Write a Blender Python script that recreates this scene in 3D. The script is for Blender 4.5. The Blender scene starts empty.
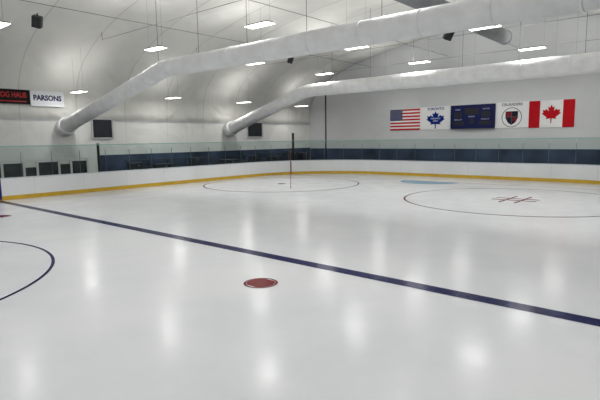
import bpy, math, random
from mathutils import Matrix, Vector
import numpy as np
random.seed(4)
sc=bpy.context.scene
col=sc.collection
sc.view_settings.view_transform='Standard'

# ------------------------------------------------------------------ materials
def srgb(r,g,b):
    def c(v):
        v/=255.0
        return v/12.92 if v<=0.04045 else ((v+0.055)/1.055)**2.4
    return (c(r),c(g),c(b),1)
def mat(name,rgb,rough=0.5,metal=0.0,noise=0.06,nscale=3.0,emit=0,spec=0.5,bump=0):
    m=bpy.data.materials.new(name); m.use_nodes=True
    nt=m.node_tree; b=nt.nodes['Principled BSDF']
    c=srgb(*rgb)
    tc=nt.nodes.new('ShaderNodeTexCoord'); n=nt.nodes.new('ShaderNodeTexNoise')
    n.inputs['Scale'].default_value=nscale; n.inputs['Detail'].default_value=4
    nt.links.new(tc.outputs['Object'],n.inputs['Vector'])
    r=nt.nodes.new('ShaderNodeValToRGB')
    r.color_ramp.elements[0].color=tuple(x*(1-noise*2) for x in c[:3])+(1,)
    r.color_ramp.elements[1].color=tuple(min(1,x*(1+noise)) for x in c[:3])+(1,)
    r.color_ramp.elements[0].position=.3; r.color_ramp.elements[1].position=.7
    nt.links.new(n.outputs['Fac'],r.inputs['Fac']); nt.links.new(r.outputs['Color'],b.inputs['Base Color'])
    b.inputs['Roughness'].default_value=rough; b.inputs['Metallic'].default_value=metal
    b.inputs['Specular IOR Level'].default_value=spec
    if emit:
        nt.links.new(r.outputs['Color'],b.inputs['Emission Color']); b.inputs['Emission Strength'].default_value=emit
    if bump:
        bp=nt.nodes.new('ShaderNodeBump'); bp.inputs['Strength'].default_value=bump; bp.inputs['Distance'].default_value=.2
        nt.links.new(n.outputs['Fac'],bp.inputs['Height']); nt.links.new(bp.outputs['Normal'],b.inputs['Normal'])
    return m
ICE_ROUGH=0.18
def icemat(name,rgb,rgb2=None,rough=ICE_ROUGH,ior=1.205):
    m=bpy.data.materials.new(name); m.use_nodes=True
    nt=m.node_tree; b=nt.nodes['Principled BSDF']; N=nt.nodes.new; L=nt.links.new
    tc=N('ShaderNodeTexCoord'); n=N('ShaderNodeTexNoise'); n.inputs['Scale'].default_value=0.22; n.inputs['Detail'].default_value=9; n.inputs['Roughness'].default_value=.6
    L(tc.outputs['Object'],n.inputs['Vector'])
    r=N('ShaderNodeValToRGB'); a=srgb(*rgb); c=srgb(*(rgb2 or rgb))
    r.color_ramp.elements[0].color=a; r.color_ramp.elements[1].color=c
    r.color_ramp.elements[0].position=.35; r.color_ramp.elements[1].position=.62
    L(n.outputs['Fac'],r.inputs['Fac']); L(r.outputs['Color'],b.inputs['Base Color'])
    n2=N('ShaderNodeTexNoise'); n2.inputs['Scale'].default_value=1.1; n2.inputs['Detail'].default_value=8; n2.inputs['Roughness'].default_value=.6
    L(tc.outputs['Object'],n2.inputs['Vector'])
    mr=N('ShaderNodeMapRange'); mr.inputs['From Min'].default_value=.3; mr.inputs['From Max'].default_value=.7; mr.inputs['To Min'].default_value=rough-.03; mr.inputs['To Max'].default_value=rough+.05
    L(n2.outputs['Fac'],mr.inputs['Value']); L(mr.outputs['Result'],b.inputs['Roughness'])
    mp=N('ShaderNodeMapping'); mp.inputs['Rotation'].default_value=(0,0,.5); mp.inputs['Scale'].default_value=(14,.8,1)
    L(tc.outputs['Object'],mp.inputs[0]); n4=N('ShaderNodeTexNoise'); n4.inputs['Scale'].default_value=1.5; n4.inputs['Detail'].default_value=5
    L(mp.outputs[0],n4.inputs['Vector'])
    bp=N('ShaderNodeBump'); bp.inputs['Strength'].default_value=.08; bp.inputs['Distance'].default_value=.02
    L(n2.outputs['Fac'],bp.inputs['Height'])
    bp2=N('ShaderNodeBump'); bp2.inputs['Strength'].default_value=.07; bp2.inputs['Distance'].default_value=.008
    L(n4.outputs['Fac'],bp2.inputs['Height']); L(bp.outputs['Normal'],bp2.inputs['Normal']); L(bp2.outputs['Normal'],b.inputs['Normal'])
    b.inputs['IOR'].default_value=ior
    return m
M={}
M['ice']=icemat('ice_white',(223,226,231),(235,237,240))
M['ice_blue']=icemat('ice_paint_blue',(8,16,72),(12,22,84),ior=1.12)
M['ice_red']=icemat('ice_paint_red',(106,2,10),(116,5,14),rough=.25,ior=1.1)
M['ice_dark']=icemat('ice_paint_dark_red',(104,24,40),(112,28,44),ior=1.12)
M['ice_crease']=icemat('ice_paint_crease',(104,160,196),(116,170,204))
M['board']=mat('board_plastic',(228,230,232),.4,noise=.03,nscale=.6)
M['cap']=mat('cap_rail_white',(205,210,215),.4)
M['kick']=mat('kick_plate_yellow',(204,166,40),.5)
M['boardblue']=mat('board_paint_blue',(24,40,120),.4)
M['boardred']=mat('board_paint_red',(130,30,38),.4)
M['duct']=mat('duct_fabric_white',(228,229,229),.9,noise=.04,nscale=2.2,spec=.05,bump=.5)
M['ductgrey']=mat('duct_grey',(138,140,143),.95,spec=.03)
M['black']=mat('black_metal',(22,23,26),.5)
M['dark']=mat('dark_panel',(38,42,48),.45,spec=.3)
M['pane']=mat('dark_pane_grey',(66,70,74),.5,noise=.3,nscale=1.2,spec=.3)
M['grey']=mat('grey_metal',(120,124,128),.4,metal=.3)
M['alu']=mat('aluminium',(104,118,126),.5,metal=.1)
M['seam']=mat('seam_grey',(196,198,200),.5)
M['fixture']=mat('fixture_housing',(120,120,118),.6)
M['white']=mat('white_paint',(222,222,220),.5,noise=.02)
M['navy']=mat('navy_padding',(70,82,106),.7,noise=.26,nscale=.6,spec=.2)
M['rubber']=mat('rubber_floor',(60,62,66),.8)
M['lens']=mat('lamp_lens',(255,252,246),.4,noise=0,emit=5)
M['wire']=mat('steel_wire',(125,125,123),.5,metal=.1)
M['finewire']=mat('fine_hanger_wire',(70,70,70),.9,spec=.05)
M['signblack']=mat('sign_black',(16,14,16),.6,spec=.2)
M['signred']=mat('sign_red',(205,40,34),.5)
M['signwhite']=mat('sign_white',(238,240,244),.5,noise=.01)
M['signblue']=mat('sign_navy',(16,24,84),.5)
M['flagred']=mat('flag_red',(196,26,38),.8,spec=.1)
M['flagwhite']=mat('flag_white',(246,246,246),.8,noise=.01,spec=.1)
M['flagblue']=mat('flag_blue',(32,40,98),.8,spec=.1)
M['leafblue']=mat('banner_blue',(16,46,134),.8,spec=.1)
M['score']=mat('scoreboard_navy',(22,30,80),.6,spec=.2)
M['scoredark']=mat('scoreboard_dark',(12,14,28),.5)
M['scoretext']=mat('scoreboard_text',(170,176,200),.5)
M['crestdark']=mat('crest_dark',(40,40,52),.8,spec=.1)
M['crestred']=mat('crest_muted_red',(130,40,48),.8,spec=.1)
M['gold']=mat('crest_grey',(110,110,122),.7)
M['pole']=mat('stripe_reflection_red',(120,70,68),.6)  # colour of the upright that imitates the goal stripe's reflection
M['bleach']=mat('bleacher_dark',(46,52,64),.6)
M['case']=mat('equipment_case',(40,43,54),.6)

def wallmat(name,rgb,period,axis,seam=.82,rough=.8,bs=.25):
    m=mat(name,rgb,rough,noise=.04,nscale=.3,spec=.1)
    nt=m.node_tree; N=nt.nodes.new; L=nt.links.new
    b=nt.nodes['Principled BSDF']; src=b.inputs['Base Color'].links[0].from_socket
    tc=N('ShaderNodeTexCoord'); sx=N('ShaderNodeSeparateXYZ'); L(tc.outputs['Object'],sx.inputs[0])
    md=N('ShaderNodeMath'); md.operation='MODULO'; ad=N('ShaderNodeMath'); ad.operation='ADD'; ad.inputs[1].default_value=3.35*100-30.1 if axis==1 else 300
    L(sx.outputs[axis],ad.inputs[0]); L(ad.outputs[0],md.inputs[0]); md.inputs[1].default_value=period
    lt=N('ShaderNodeMath'); lt.operation='LESS_THAN'; lt.inputs[1].default_value=.06; L(md.outputs[0],lt.inputs[0])
    mx=N('ShaderNodeMixRGB'); mx.blend_type='MULTIPLY'; L(lt.outputs[0],mx.inputs[0]); L(src,mx.inputs[1]); mx.inputs[2].default_value=(seam,seam,seam,1)
    L(mx.outputs[0],b.inputs['Base Color'])
    mp=N('ShaderNodeMapping'); mp.inputs['Scale'].default_value=(.45,.5,.45); mp.inputs['Rotation'].default_value=(.5,.3,.2)
    L(tc.outputs['Object'],mp.inputs[0]); n3=N('ShaderNodeTexNoise'); n3.inputs['Scale'].default_value=1.0; n3.inputs['Detail'].default_value=1.8; n3.inputs['Distortion'].default_value=.9
    L(mp.outputs[0],n3.inputs['Vector']); bp=N('ShaderNodeBump'); bp.inputs['Strength'].default_value=bs; bp.inputs['Distance'].default_value=.6
    L(n3.outputs['Fac'],bp.inputs['Height']); L(bp.outputs['Normal'],b.inputs['Normal'])
    return m
M['ceiling']=wallmat('ceiling_membrane',(225,224,219),3.35,1,.80,bs=.45)
M['wall']=wallmat('wall_membrane',(231,231,228),3.35,1,.92,bs=.38)
M['wallend']=wallmat('wall_end_membrane',(214,216,217),6.0,0,.985,bs=.2)
def glassmat():
    m=bpy.data.materials.new('rink_glass'); m.use_nodes=True
    nt=m.node_tree; nt.nodes.clear(); N=nt.nodes.new; L=nt.links.new
    o=N('ShaderNodeOutputMaterial'); t=N('ShaderNodeBsdfTransparent'); t.inputs[0].default_value=(.865,.91,.90,1)
    g=N('ShaderNodeBsdfGlossy'); g.inputs['Roughness'].default_value=.05; g.inputs[0].default_value=(.6,.7,.68,1)
    fr=N('ShaderNodeFresnel'); fr.inputs[0].default_value=1.15
    mx=N('ShaderNodeMixShader'); L(fr.outputs[0],mx.inputs[0]); L(t.outputs[0],mx.inputs[1]); L(g.outputs[0],mx.inputs[2])
    L(mx.outputs[0],o.inputs[0]); return m
M['glass']=glassmat()
M['glassedge']=mat('glass_green_edge',(120,172,158),.4)

# ------------------------------------------------------------------ helpers
def mk(name,V,F,mats,mi=None,parent=None,smooth=False,**props):
    me=bpy.data.meshes.new(name); me.from_pydata([tuple(v) for v in V],[],F); 
    if not isinstance(mats,(list,tuple)): mats=[mats]
    for m in mats: me.materials.append(m)
    if mi: 
        for p,i in zip(me.polygons,mi): p.material_index=i
    if smooth:
        for p in me.polygons:p.use_smooth=True
    me.update()
    o=bpy.data.objects.new(name,me); col.objects.link(o)
    if parent: o.parent=parent
    for k,v in props.items(): o[k]=v
    return o
def boxvf(c,s):
    x,y,z=c;a,b,d=[t/2 for t in s]
    V=[(x+i*a,y+j*b,z+k*d) for i in(-1,1) for j in(-1,1) for k in(-1,1)]
    F=[(0,1,3,2),(4,6,7,5),(0,4,5,1),(2,3,7,6),(0,2,6,4),(1,5,7,3)]
    return V,F
def box(name,c,s,m,parent=None,bevel=0,**p):
    V,F=boxvf(c,s); o=mk(name,V,F,m,parent=parent,**p)
    if bevel:
        b=o.modifiers.new('bev','BEVEL'); b.width=bevel; b.segments=2
    return o
def boxes(name,L,m,parent=None,**p):
    V=[];F=[];mi=[]
    ms=m if isinstance(m,list) else [m]
    for it in L:
        v,f=boxvf(it[0],it[1]); n=len(V); V+=v; F+=[tuple(i+n for i in q) for q in f]; mi+=[it[2] if len(it)>2 else 0]*6
    return mk(name,V,F,ms,mi,parent,**p)
def tube(name,pts,rad,m,parent=None,seg=20,caps=True,rads=None,**p):
    V=[];F=[];P=[Vector(q) for q in pts]
    T=(P[1]-P[0]).normalized(); up=Vector((0,0,1)) if abs(T.z)<.9 else Vector((0,1,0))
    for i,q in enumerate(P):
        if i==0:T=(P[1]-P[0])
        elif i==len(P)-1:T=P[i]-P[i-1]
        else:T=(P[i+1]-P[i]).normalized()+(P[i]-P[i-1]).normalized()
        T=T.normalized(); a=T.cross(up).normalized(); b=a.cross(T).normalized()
        r=rads[i] if rads else rad
        for k in range(seg):
            t=2*math.pi*k/seg; V.append(q+a*math.cos(t)*r+b*math.sin(t)*r)
    for i in range(len(P)-1):
        for k in range(seg):
            F.append((i*seg+k,i*seg+(k+1)%seg,(i+1)*seg+(k+1)%seg,(i+1)*seg+k))
    n=len(F)
    if caps: F.append(tuple(range(seg))[::-1]); F.append(tuple(range((len(P)-1)*seg,len(P)*seg)))
    o=mk(name,V,F,m,parent=parent,**p)
    for pl in list(o.data.polygons)[:n]: pl.use_smooth=True
    return o
def text_mesh(name,s,size,m,loc,rot,parent,sx=1.0,extr=.004,bold=.012):
    cu=bpy.data.curves.new(name,'FONT'); cu.body=s; cu.size=size; cu.align_x='CENTER'; cu.align_y='CENTER'; cu.extrude=extr; cu.resolution_u=3
    cu.offset=size*bold
    t=bpy.data.objects.new(name+'_tmp',cu); col.objects.link(t)
    dg=bpy.context.evaluated_depsgraph_get(); dg.update()
    me=bpy.data.meshes.new_from_object(t.evaluated_get(dg)); me.name=name
    bpy.data.objects.remove(t)
    me.materials.clear(); me.materials.append(m)
    Mx=Matrix.Translation(loc)@rot.to_4x4()@Matrix.Diagonal((sx,1,1,1))
    me.transform(Mx)
    o=bpy.data.objects.new(name,me); col.objects.link(o); o.parent=parent
    return o
def setp(o,**k):
    for a,b in k.items(): o[a]=b
    return o

# ------------------------------------------------------------------ rink layout
W=12.15; WR=12.6; D=23.0; R=6.4; YC=13.58; SX=6.76; CR=4.62; YG=19.65; Y0=-14.0
def path(step=.35):
    P=[];y=Y0
    P.append((-W,Y0,-1,0))
    n=60
    for i in range(1,n): P.append((-W,Y0+(D-R-Y0)*i/n,-1,0))
    for i in range(0,25):
        a=math.pi-(math.pi/2)*i/24; P.append((-W+R+R*math.cos(a),D-R+R*math.sin(a),math.cos(a),math.sin(a)))
    for i in range(1,20): P.append((-W+R+(WR-R+W-R)*i/20,D,0,1))
    for i in range(0,25):
        a=math.pi/2-(math.pi/2)*i/24; P.append((WR-R+R*math.cos(a),D-R+R*math.sin(a),math.cos(a),math.sin(a)))
    P.append((WR,7.0,1,0))
    return P
PATH=path()
def sweep(name,o0,o1,z0,z1,m,parent=None,P=None,**p):
    P=P or PATH; V=[];F=[]
    for x,y,nx,ny in P:
        V+=[(x+nx*o0,y+ny*o0,z0),(x+nx*o1,y+ny*o1,z0),(x+nx*o1,y+ny*o1,z1),(x+nx*o0,y+ny*o0,z1)]
    for i in range(len(P)-1):
        for k in range(4): F.append((i*4+k,i*4+(k+1)%4,i*4+4+(k+1)%4,i*4+4+k))
    F.append((0,1,2,3)); n=(len(P)-1)*4; F.append((n+3,n+2,n+1,n))
    return mk(name,V,F,m,parent=parent,**p)

# floor / structure
box('floor',(0,6,-.15),(37,48.4,.2),M['rubber'],kind='structure')
XL=-18.0; YE=30.0; YB=-18.0; ZW=4.05
prof=[(-18,ZW),(-17.98,4.6),(-17.93,5.2),(-17.83,5.75),(-17.62,6.3),(-17.2,6.95),(-16.4,7.7),(-15.2,8.4),(-13.6,9.05),(-12,9.55),(-9,10.2),(-6,10.7),(-3,11.0),(0,11.15)]
prof=prof+[(-a,b) for a,b in prof[::-1][1:]]
V=[];F=[]
yy=[];y=YE+.1
while y>YB:
    for k in range(8): yy.append((y-3.35*k/8,k/8))
    y-=3.35
for y,fr in yy:
    s=.24*math.sin(math.pi*fr)**.8
    for x,z in prof:
        a=s*min(1,(18-abs(x))/2)
        V.append((x,y,z-a))
n=len(prof)
for j in range(len(yy)-1):
    for i in range(n-1): F.append((j*n+i,j*n+i+1,(j+1)*n+i+1,(j+1)*n+i))
c=mk('ceiling',V,F,M['ceiling'],smooth=True,kind='structure')
so=c.modifiers.new('s','SOLIDIFY'); so.thickness=.12; so.offset=-1
box('wall_left',(XL-.1,(YB+YE)/2,ZW/2),(.2,YE-YB,ZW+.02),M['wall'],kind='structure')
box('wall_right',(18.1,(YB+YE)/2,ZW/2),(.2,YE-YB,ZW+.02),M['wall'],kind='structure')
V=[(-18.2,YE,-.05)]+[(-18.2,YE,ZW)]+[(x,YE,z) for x,z in prof]+[(18.2,YE,ZW),(18.2,YE,-.05)]
k=len(V); V+=[(x,YE+.2,z) for x,_,z in V]
F=[tuple(range(k)),tuple(range(k,2*k))[::-1]]+[(i,(i+1)%k,(i+1)%k+k,i+k) for i in range(k)]
mk('wall_end',V,F,M['wallend'],kind='structure')
box('trim_1',(XL+.03,6,ZW-.02),(.05,47.9,.045),M['cap'],kind='structure')
box('trim_2',(XL+.05,18.9,.90),(.1,22.0,1.75),M['navy'],kind='structure')
box('trim_3',(0,YE-.05,.86),(35.7,.1,1.70),M['navy'],kind='structure')

# ice sheet
V=[(x,y,0) for x,y,_,_ in PATH]+[(WR,YB+2,0),(-W,YB+2,0)]
k=len(V); V+=[(x,y,-.05) for x,y,_ in V]
F=[tuple(range(k))[::-1],tuple(range(k,2*k))]+[(i,(i+1)%k,(i+1)%k+k,i+k) for i in range(k)]
ice=mk('ice_sheet',V,F,M['ice'],label='glossy white resurfaced ice sheet with painted hockey markings',category='ice rink')
Z=.004
def strip(name,x0,x1,y0,y1,m,z=Z,**p):
    return mk(name,[(x0,y0,z),(x1,y0,z),(x1,y1,z),(x0,y1,z)],[(0,1,2,3)],m,parent=ice,**p)
def ring(name,cx,cy,r0,r1,m,a0=0,a1=2*math.pi,n=128,z=Z,**p):
    V=[];F=[]
    for i in range(n+1):
        a=a0+(a1-a0)*i/n; V+=[(cx+r0*math.cos(a),cy+r0*math.sin(a),z),(cx+r1*math.cos(a),cy+r1*math.sin(a),z)]
    for i in range(n): F.append((2*i,2*i+1,2*i+3,2*i+2))
    return mk(name,V,F,m,parent=ice,**p)
strip('blue_line',-W,WR,-.16,.16,M['ice_blue'])
strip('goal_line',-11.6,12.0,YG-.03,YG+.03,M['ice_red'])
ring('faceoff_circle',0,-7.62,CR-.035,CR+.035,M['ice_blue'],label='thin blue centre circle line')
def q4(xa,xb,ya,yb,z):
    xa,xb=sorted((xa,xb)); ya,yb=sorted((ya,yb)); return [(xa,ya,z),(xb,ya,z),(xb,yb,z),(xa,yb,z)]
for s in(-1,1):
    ring('faceoff_circle',s*SX,YC,CR-.042,CR+.042,M['ice_dark'],label='thin dark red end zone circle line')
    w=.075
    if s<0: ring('faceoff_spot',s*SX,YC,0.001,.25,M['ice_dark'],n=40,label='faint red faceoff spot')
    for (xa,xb,ya,yb) in ((-.9,.9,.30,.30),(-.9,.9,-.30,-.30),(-.3,-.3,-1.2,1.2),(.3,.3,-1.2,1.2)):
        if xa==xb: Vv=q4(s*SX+xa-w*.6,s*SX+xa+w*.6,YC+ya,YC+yb,Z+.004)
        else: Vv=q4(s*SX+xa,s*SX+xb,YC+ya-w,YC+ya+w,Z+.002)
        if s>0: mk('restraining_mark',Vv,[(0,1,2,3)],M['ice_red'],parent=ice)
def spot(cx,cy):
    V=[];F=[];mi=[]
    n=64
    def rg(r0,r1,z,m):
        b=len(V)
        for i in range(n):
            a=2*math.pi*i/n; V.extend([(cx+r0*math.cos(a),cy+r0*math.sin(a),z),(cx+r1*math.cos(a),cy+r1*math.sin(a),z)])
        for i in range(n):
            j=(i+1)%n; F.append((b+2*i,b+2*i+1,b+2*j+1,b+2*j)); mi.append(m)
    rg(.278,.325,Z,0); rg(.001,.278,Z,1)
    b=len(V); pts=[]
    for i in range(17):
        a=math.radians(-66+132*i/16); pts.append((cx+.272*math.cos(a),cy+.272*math.sin(a),Z+.002))
    for i in range(17):
        a=math.radians(114+132*i/16); pts.append((cx+.272*math.cos(a),cy+.272*math.sin(a),Z+.002))
    V.extend(pts); F.append(tuple(range(b,b+34))); mi.append(0)
    return mk('faceoff_spot',V,F,[M['ice_red'],M['ice']],mi,parent=ice,label='red faceoff spot with ring outline')
spot(SX,-1.64); spot(-SX,-1.64)
V=[(0,YG,Z)]; 
for i in range(33):
    a=math.pi+math.pi*i/32; V.append((1.83*math.cos(a),YG+1.83*math.sin(a),Z))
mk('goal_crease',V,[tuple(range(len(V)))],M['ice_crease'],parent=ice,label='light blue half round crease')

# boards
boards=sweep('rink_boards',0.001,.10,.0,1.0,M['board'],label='white plastic rink boards with yellow kick plate curving around ice',category='rink boards')
sweep('kick_plate',-.012,.0,.005,.2,M['kick'],parent=boards)
sweep('cap_rail',-.02,.14,1.0,1.05,M['cap'],parent=boards)
box('blue_line_stripe',(-W+.0,0,.52),(.03,.32,.96),M['boardblue'],parent=boards)
def at_y(yg):
    xx=-W+R-math.sqrt(R*R-(yg-(D-R))**2); nx=(xx+W-R)/R; ny=(yg-D+R)/R
    return xx,nx,ny
gx,gnx,gny=at_y(YG)
st=box('goal_line_stripe',(0,0,.52),(.035,.07,.96),M['boardred'])
st.location=(gx,YG,0); st.rotation_euler=(0,0,math.atan2(gny,gnx)); st.parent=boards
cum=[0]
for a,b in zip(PATH,PATH[1:]): cum.append(cum[-1]+math.hypot(b[0]-a[0],b[1]-a[1]))
def at(s):
    for i in range(len(cum)-1):
        if cum[i+1]>=s:
            t=(s-cum[i])/(cum[i+1]-cum[i]); a=PATH[i];b=PATH[i+1]
            v=[a[k]+(b[k]-a[k])*t for k in range(4)]; l=math.hypot(v[2],v[3]); return v[0],v[1],v[2]/l,v[3]/l
    return PATH[-1]
s=1.0
while s<cum[-1]-1:
    x,y,nx,ny=at(s); tx,ty=-ny,nx; w=.006; V=[]
    for q in(-1,1):
        for z in(.2,1.0): V.append((x-nx*.004+tx*w*q,y-ny*.004+ty*w*q,z))
    mk('panel_seam',V,[(0,1,3,2)],M['seam'],parent=boards); s+=2.44

# glass
GT=2.5
pw=1.42; s0=(5.4-Y0)-pw*5; s=s0
def stc(obj,x,y,nx,ny):
    obj.location=(x,y,0); obj.rotation_euler=(0,0,math.atan2(ny,nx))
first=None
while s+pw<cum[-1]-3.0:
    x0,y0,nx0,ny0=at(s); x1,y1,nx1,ny1=at(s+pw)
    cx,cy=(x0+x1)/2,(y0+y1)/2; L=math.hypot(x1-x0,y1-y0); tx,ty=(x1-x0)/L,(y1-y0)/L; nx,ny=-ty,tx
    if nx*nx0+ny*ny0<0: nx,ny=-nx,-ny
    if first is None:
        g=box('glass_panel',(0.05,0,(1.05+GT)/2),(.012,L-.015,GT-1.05),M['glass'])
        e=box('top_edge',(0.05,0,GT+.012),(.016,L-.015,.04),M['glassedge'],parent=g)
        ps=box('support_post',(0.07,-L/2,(1.05+GT-.25)/2),(.025,.016,GT-.25-1.05),M['alu'],parent=g)
        first=(g,e,ps)
    else:
        g=first[0].copy(); col.objects.link(g)
        for q in first[1:]:
            qq=q.copy(); qq.parent=g; col.objects.link(qq)
    stc(g,cx,cy,nx,ny)
    setp(g,label='clear greenish tempered glass shield panel standing on rink boards',category='glass panel',group='glass panels above the rink boards')
    s+=pw
def post(x,y,z0,z1,lab,w=.09,m='black'):
    o=tube('post',[(x,y,z0),(x,y,z1)],w/2,M[m],seg=10,label=lab,category='post')
    tube('post_base_plate',[(x,y,z0),(x,y,z0+.03)],w*1.3,M[m],parent=o,seg=16)
    tube('post_cap',[(x,y,z1),(x,y,z1+.03)],w*.7,M[m],parent=o,seg=16)
    return o
post(-W-.25,5.1,-.05,2.55,'black steel post at end of glass beside rink boards',.14)
post(-12.5,21.2,-.05,3.1,'black steel post standing behind curved corner glass',.19)
post(-14.6,28.2,-.05,7.1,'tall thin black pole standing behind corner of rink',.13)
post(-4.56,11.94,.005,2.05,'thin dark red upright imitating the goal stripe reflection on the ice',.024,'pole')  # added upright, stands in for the red goal stripe mirrored in the ice

# ------------------------------------------------------------------ ducts
def duct(y,lab,xe,ze,r=.36,r2=None,zf=3.62,yf=0):
    r2=r2 or r
    a=Vector((-17.3,y+yf,zf)); b=Vector((xe-1.1,y,ze-.30))
    pts=[(-17.8,y+yf,zf-.17),(-17.3,y+yf,zf)]; rd=[r*1.25,r*1.2]
    for i in range(1,14): pts.append(tuple(a.lerp(b,i/14))); rd.append(r*(1.12-.10*min(1,i/5)))
    for dx,dz in ((-1.1,-.30),(-.5,-.14),(.1,-.03),(.7,0)):
        pts.append((xe+dx,y,ze+dz)); rd.append(r*1.02)
    for i in range(1,24): pts.append((xe+.7+(17.0-xe)*i/23,y,ze)); rd.append(r+(r2-r)*i/23)
    o=tube('air_duct',pts,r,M['duct'],seg=32,rads=rd,label=lab,category='air duct')
    for k in (4,7,10,13,15,16,17,18,20,22,24,26,28,30,32,34,36):
        if k>=len(pts)-1: continue
        p=Vector(pts[k]); q=(Vector(pts[k+1])-p).normalized()*.03
        tube('seam_ring',[p-q,p+q],rd[k]+.012,M['duct'],parent=o,seg=32)
    tube('duct_collar',[(-17.9,y+yf,zf-.2),(-17.35,y+yf,zf-.02)],r*1.2+.08,M['duct'],parent=o,seg=32)
    for x in(-7,-4,-1,2,5,8,11):
        zc=float(np.interp(x,[p[0] for p in prof],[p[1] for p in prof]))
        tube('hanger_rod',[(x,y,ze+r),(x,y,zc)],.009,M['finewire'],parent=o,seg=6)
    return o
duct(5.55,'long white round air duct rising from side wall, hung below ceiling',-6.7,5.98,.385,.40,3.72,.25)
duct(19.07,'white round air duct crossing near end wall above scoreboard',-9.2,6.05,.43,.54,3.66,.2)
yd=tube('air_duct',[(4.6,-6,7.6),(4.6,2,7.6),(4.6,10,7.6),(4.6,18.0,7.6)],.34,M['ductgrey'],seg=28,label='grey round air duct with open end hanging from ceiling',category='air duct')
tube('end_collar',[(4.6,17.9,7.6),(4.6,18.05,7.6)],.36,M['ductgrey'],parent=yd,seg=28)
for y in(3,9,15):
    tube('hanger_rod',[(4.6,y,7.9),(4.6,y,10.75)],.010,M['finewire'],parent=yd,seg=6)

# ------------------------------------------------------------------ lamps
P_L=64; P_UP_FILL=68
lampsrc=None
def lamp(x,y,z):
    global lampsrc
    zc=float(np.interp(x,[p[0] for p in prof],[p[1] for p in prof]))-z-.02
    V=[(-.62,-.24,0),(.62,-.24,0),(.62,.24,0),(-.62,.24,0),(-.54,-.16,.07),(.54,-.16,.07),(.54,.16,.07),(-.54,.16,.07)]
    if lampsrc is None:
        h=mk('light_fixture',V,[(4,5,6,7),(0,1,5,4),(1,2,6,5),(2,3,7,6),(3,0,4,7)],M['fixture'])
        l=box('lamp_lens',(0,0,-.012),(1.2,.44,.03),M['lens'],parent=h)
        lampsrc=(h,l)
    else:
        h=lampsrc[0].copy(); l=lampsrc[1].copy(); col.objects.link(h); col.objects.link(l); l.parent=h
    h.location=(x,y,z)
    for a in(-.56,.56):
        tube('hanger_wire',[(a,0,.07),(a,0,zc)],.004,M['finewire'],parent=h,seg=4)
    setp(h,label='hanging rectangular fluorescent light fixture with glowing white lens',category='light fixture',group='ceiling light fixtures')
    for up in(0,1):  # downward one is the lamp; upward one is added fill for the ceiling
        ld=bpy.data.lights.new('area','AREA'); ld.shape='RECTANGLE'; ld.size=1.15; ld.size_y=.42; ld.energy=P_UP_FILL if up else P_L; ld.color=(1,.988,.968)
        if z<6 and up: ld.energy=P_UP_FILL*.35
        if z<6 and not up: ld.energy=P_L*.8
        if not up and y<1: ld.energy=P_L*.7
        if up and y<1: ld.energy=P_UP_FILL*.6
        if up: ld.size=.9; ld.size_y=.3
        lo=bpy.data.objects.new('lamp_and_ceiling_fill',ld); col.objects.link(lo); lo.parent=h; lo.location=(0,0,.09 if up else -.035)
        if up: lo.rotation_euler=(math.pi,0,0)
rows=[-7.6,-.9,5.85,12.42,19.04,26.1]
for y in rows:
    for x in(-7.64,-.6,5.61,12.3): lamp(x,y,7.05)
    if y>0: lamp(-15.74,y,5.6)

for i,y in enumerate(rows[1:]):
    tube('conduit',[(-13.6,y+.5,8.75),(-13.55,y+.5,8.35),(-4,y+.5,8.35),(13,y+.5,8.35)],.014,M['wire'],seg=6,label='thin steel conduit running across the hall under ceiling',category='pipe')
for x in(-11,-3.6,1.6):
    tube('cable',[(x,-12,9.0),(x,9,9.0),(x,29.9,9.0)],.016,M['wire'],seg=6,label='thin steel cable stretched lengthwise under ceiling',category='cable')
def speaker(x,y,z,lab,sc_=1.0):
    e=box('loudspeaker',(0,0,0),(.42,.34,.55),M['dark'],bevel=.03,label=lab,category='speaker')
    e.location=(x,y,z); e.rotation_euler=(.45,.25,.9); e.scale=(sc_,)*3
    box('speaker_grille',(0,-.18,0),(.36,.03,.48),M['black'],parent=e)
    box('speaker_bracket',(0,.0,.33),(.05,.05,.14),M['black'],parent=e)
    return e
speaker(-6.7,.14,7.2,'dark tilted loudspeaker hanging from ceiling',.78)
speaker(3.1,14.7,7.45,'dark loudspeaker hanging from ceiling above ice',.85)
speaker(-5.9,13.6,7.2,'small dark loudspeaker hanging beyond long duct',.7)

# ------------------------------------------------------------------ signs on left wall
RL=Matrix(((0,0,1),(1,0,0),(0,1,0)))
XS=-17.80
def lsign(name,x,y0,y1,z0,z1,m,**p):
    return box(name,(x,(y0+y1)/2,(z0+z1)/2),(.06,y1-y0,z1-z0),m,**p)
s1=lsign('wall_sign',XS,1.6,3.88,4.9,5.72,M['signblack'],label='black banner sign with red lettering HOG HAUS mounted on wall',category='sign')
text_mesh('sign_lettering','HOG HAUS',.43,M['signred'],Vector((XS+.035,2.9,5.40)),RL,s1,sx=.73,bold=.012)
boxes('sign_stripe',[((XS+.033,2.9,5.05),(.01,1.6,.05))],M['signred'],parent=s1)
s2=lsign('wall_sign',XS,3.92,5.85,4.82,5.72,M['signwhite'],label='white banner sign with dark navy lettering PARSONS mounted on wall',category='sign')
text_mesh('sign_lettering','PARSONS',.42,M['signblue'],Vector((XS+.035,4.88,5.30)),RL,s2,sx=.90,bold=.045)
for i,(y0,y1) in enumerate(((7.6,9.0),(21.4,23.2))):
    w=lsign('window_%d'%(i+1),XL+.06,y0,y1,2.9,4.15,M['dark'],kind='structure')
    t=.08
    boxes('window_frame',[((XL+.1,(y0+y1)/2,4.15),(.06,y1-y0+.1,t)),((XL+.1,(y0+y1)/2,2.9),(.06,y1-y0+.1,t)),((XL+.1,y0,3.52),(.06,t,1.25)),((XL+.1,y1,3.52),(.06,t,1.25))],M['seam'],parent=w)
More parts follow.
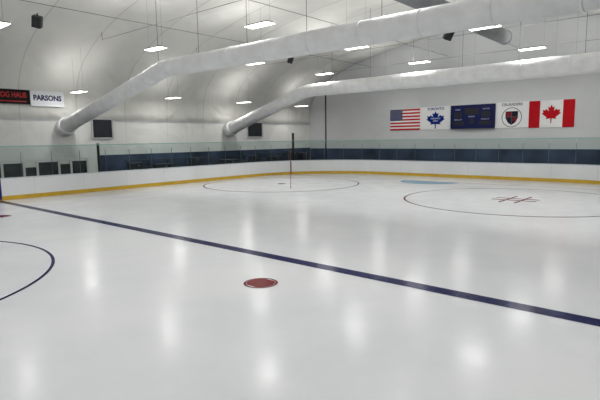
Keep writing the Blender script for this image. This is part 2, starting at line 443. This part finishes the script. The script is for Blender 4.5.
ed=[-1.2,-.3,.75,1.5,2.6,3.3,4.5,5.2,6.2]
be=boxes('bench_enclosure',[((-16.0,2.5,.25),(.1,7.5,.6)),((-16.0,2.5,1.68),(.14,7.6,.12))]+[((-16.0,e,1.0),(.1,.12,1.3)) for e in ed],M['white'],label='white framed bench enclosure with dark glazed panes behind boards',category='bench enclosure')
for i in range(8):
    hh=[1.0,.9,1.0,1.0,.75,1.0,.85,1.0][i]
    box('dark_pane',(-16.0,(ed[i]+ed[i+1])/2,.55+hh/2),(.03,ed[i+1]-ed[i]-.05,hh),M['pane'],parent=be)
boxes('bench_seat',[((-15.5,2.5,.45),(.4,7.2,.06)),((-15.5,-.8,.19),(.35,.08,.46)),((-15.5,2.5,.19),(.35,.08,.46)),((-15.5,5.8,.19),(.35,.08,.46))],M['grey'],parent=be)
def bleacher(y0,y1,h):
    yc=(y0+y1)/2; L=y1-y0
    fr=[]
    for yy_ in np.linspace(y0+.1,y1-.1,4):
        for k in range(3):
            fr.append(((-16.9+(.4*(1-k)),yy_,(h*(k+1)/3)/2-.05),(.06,.06,h*(k+1)/3)))
    o=boxes('bleacher',fr,M['bleach'],label='dark stepped spectator bleacher standing along side wall',category='bleacher',group='bleachers behind the side glass')
    for k in range(3):
        box('bench_plank',(-16.9+.4*(1-k),yc,h*(k+1)/3),(.3,L,.05),M['bleach'],parent=o)
bleacher(9.5,14.5,1.35); bleacher(15.5,20.5,1.35); bleacher(22,27,1.45)
for i,(y,h,l) in enumerate(((8.6,1.3,.7),(10.6,1.15,1.2),(13.2,1.45,.6),(16.4,1.2,1.5),(18.9,1.4,.7),(21.3,1.25,1.3),(23.4,1.6,.8),(24.9,1.45,.9))):
    x=-14.6
    e=box('equipment_case',(x,y,h/2-.05),(.7,l,h),M['case'],bevel=.03,label='tall dark equipment case standing behind the side glass',category='case',group='equipment cases behind the side glass')
    box('case_lid',(x,y,h-.02),(.74,l+.04,.08),M['bleach'],parent=e)
    box('case_latch',(x+.36,y,h-.14),(.03,.1,.08),M['grey'],parent=e)

# ------------------------------------------------------------------ end wall flags
RE=Matrix(((1,0,0),(0,0,-1),(0,1,0)))
YF=YE-.022
def quad(V,F,mi,x0,x1,z0,z1,y,m):
    b=len(V); V.extend([(x0,y,z0),(x1,y,z0),(x1,y,z1),(x0,y,z1)]); F.append((b,b+1,b+2,b+3)); mi.append(m)
def star(V,F,mi,cx,cz,r,y,m):
    b=len(V)
    for i in range(10):
        a=math.pi/2+i*math.pi/5; rr=r if i%2==0 else r*.4
        V.append((cx+rr*math.cos(a),y,cz+rr*math.sin(a)))
    F.append(tuple(range(b,b+10))[::-1]); mi.append(m)
def flag(name,x0,x1,z0,z1,m,**p):
    return box(name,((x0+x1)/2,YF,(z0+z1)/2),(x1-x0,.03,z1-z0),m,category='flag' if name=='flag' else 'banner' ,**p)
ZT=5.13;ZB=3.28
x0,x1=-8.85,-6.02
UT=ZT-.09
f=flag('flag',x0,x1,ZB,UT,M['flagwhite'],label='red and white striped flag with blue starred canton on end wall')
V=[];F=[];mi=[];h=(UT-ZB)/13;y=YF-.018
for i in range(0,13,2): quad(V,F,mi,x0,x1,ZB+i*h,ZB+(i+1)*h,y,0)
cw=(x1-x0)*.42; quad(V,F,mi,x0,x0+cw,ZB+6*h,UT,y-.004,1)
for r in range(9):
    nn=6 if r%2==0 else 5
    for k in range(nn):
        sxx=x0+cw*((k*2+1 if r%2==0 else k*2+2))/12; star(V,F,mi,sxx,UT-7*h*(r+1)/10,.045,y-.008,2)
mk('flag_pattern',V,F,[M['flagred'],M['flagblue'],M['flagwhite']],mi,parent=f)
LEAF=[(0,1),(.13,.72),(.3,.8),(.24,.38),(.48,.6),(.55,.46),(.82,.5),(.74,.25),(.88,.14),(.42,-.24),(.5,-.42),(.06,-.36),(.04,-.85)]
LEAF=LEAF+[(-a,b) for a,b in LEAF[::-1] if a>0]
def leaf(name,cx,cz,s,m,parent,y,sx=1):
    V=[(cx+a*s*sx,y,cz+b*s) for a,b in LEAF]
    return mk(name,V,[tuple(range(len(V)))[::-1]],m,parent=parent)
x0,x1=-6.0,-3.28
f=flag('banner',x0,x1,ZB,ZT,M['flagwhite'],label='white banner with blue maple leaf hockey emblem and arched lettering')
lx=(x0+x1)/2
leaf('leaf_emblem',lx,4.0,.76,M['leafblue'],f,YF-.02,1.2)
text_mesh('emblem_lettering','TORONTO',.17,M['flagwhite'],Vector((lx,YF-.03,4.16)),RE,f,bold=.0)
text_mesh('emblem_lettering','LEAFS',.17,M['flagwhite'],Vector((lx,YF-.03,3.97)),RE,f,bold=.0)
text_mesh('banner_lettering','TORONTO',.29,M['leafblue'],Vector((lx,YF-.02,4.94)),RE,f,bold=.02)
x0,x1=.18,2.53
f=flag('banner',x0,x1,ZB,ZT+.03,M['flagwhite'],label='white banner with dark round shield crest and lettering')
cx=(x0+x1)/2; cz=4.04
def disc(name,r0,r1,m,y):
    V=[];F=[]
    for i in range(48):
        a=2*math.pi*i/48; V+=[(cx+r0*math.cos(a),y,cz+r0*math.sin(a)),(cx+r1*math.cos(a),y,cz+r1*math.sin(a))]
    for i in range(48):
        j=(i+1)%48; F.append((2*i,2*j,2*j+1,2*i+1))
    return mk(name,V,F,m,parent=f)
disc('crest_ring',.67,.72,M['gold'],YF-.02)
sh=[(-.44,.44),(.44,.44),(.44,-.05),(.26,-.38),(0,-.56),(-.26,-.38),(-.44,-.05)]
mk('crest_shield',[(cx+a,YF-.022,cz+b) for a,b in sh],[tuple(range(7))[::-1]],M['crestdark'],parent=f)
box('crest_quarter',(cx-.21,YF-.024,cz+.22),(.36,.006,.34),M['crestred'],parent=f)
box('crest_quarter',(cx+.19,YF-.024,cz-.14),(.32,.006,.3),M['crestred'],parent=f)
boxes('crest_cross',[((cx,YF-.026,cz-.03),(.025,.008,.86)),((cx,YF-.027,cz+.03),(.84,.008,.025))],M['gold'],parent=f)
text_mesh('banner_lettering','CRUSADERS',.27,M['crestdark'],Vector((cx,YF-.02,4.97)),RE,f,bold=.01)
x0,x1=2.55,5.5
f=flag('flag',x0,x1,ZB-.05,ZT,M['flagwhite'],label='red and white flag with red maple leaf on end wall')
w=(x1-x0)/4
for xa,xb in((x0,x0+w),(x1-w,x1)):
    V=[];F=[];mi=[]; quad(V,F,mi,xa,xb,ZB-.05,ZT,YF-.018,0); mk('flag_band',V,F,M['flagred'],parent=f)
leaf('leaf_emblem',(x0+x1)/2,4.12,.7,M['flagred'],f,YF-.02)
sb=box('scoreboard',(-1.55,YE-.15,4.2),(3.42,.28,1.82),M['score'],bevel=.03,label='navy blue hockey scoreboard mounted on end wall between banners',category='scoreboard')
ys=YE-.30
box('clock_display',(-1.55,ys,4.62),(1.1,.02,.5),M['scoredark'],parent=sb)
for x in(-2.65,-.45): box('score_display',(x,ys,4.35),(.6,.02,.45),M['scoredark'],parent=sb)
for x in(-2.6,-.5): box('penalty_display',(x,ys,3.7),(.9,.02,.3),M['scoredark'],parent=sb)
box('period_display',(-1.55,ys,3.85),(.4,.02,.4),M['scoredark'],parent=sb)
for t,x,z in(('HOME',-2.65,4.75),('VISITOR',-.45,4.75),('PERIOD',-1.55,4.2),('PENALTY',-2.6,3.98),('PENALTY',-.5,3.98)):
    text_mesh('scoreboard_lettering',t,.15,M['scoretext'],Vector((x,ys-.01,z)),RE,sb)

# ------------------------------------------------------------------ world + camera
w=bpy.data.worlds.new('world'); sc.world=w; w.use_nodes=True
w.node_tree.nodes['Background'].inputs[0].default_value=(.95,.965,1,1); w.node_tree.nodes['Background'].inputs[1].default_value=.75
yw,pt,rl=[math.radians(a) for a in(40.66,7.21,-.78)]
f=Vector((-math.sin(yw)*math.cos(pt),math.cos(yw)*math.cos(pt),-math.sin(pt)))
r0=Vector((math.cos(yw),math.sin(yw),0)); u0=r0.cross(f)
Rt=r0*math.cos(rl)+u0*math.sin(rl); U=-r0*math.sin(rl)+u0*math.cos(rl)
cd=bpy.data.cameras.new('camera'); cd.sensor_width=36; cd.lens=486.32/600*36; cd.clip_end=300
co=bpy.data.objects.new('camera',cd); col.objects.link(co)
co.matrix_world=Matrix(((Rt.x,U.x,-f.x,13.15),(Rt.y,U.y,-f.y,-7.91),(Rt.z,U.z,-f.z,2.70),(0,0,0,1)))
sc.camera=co
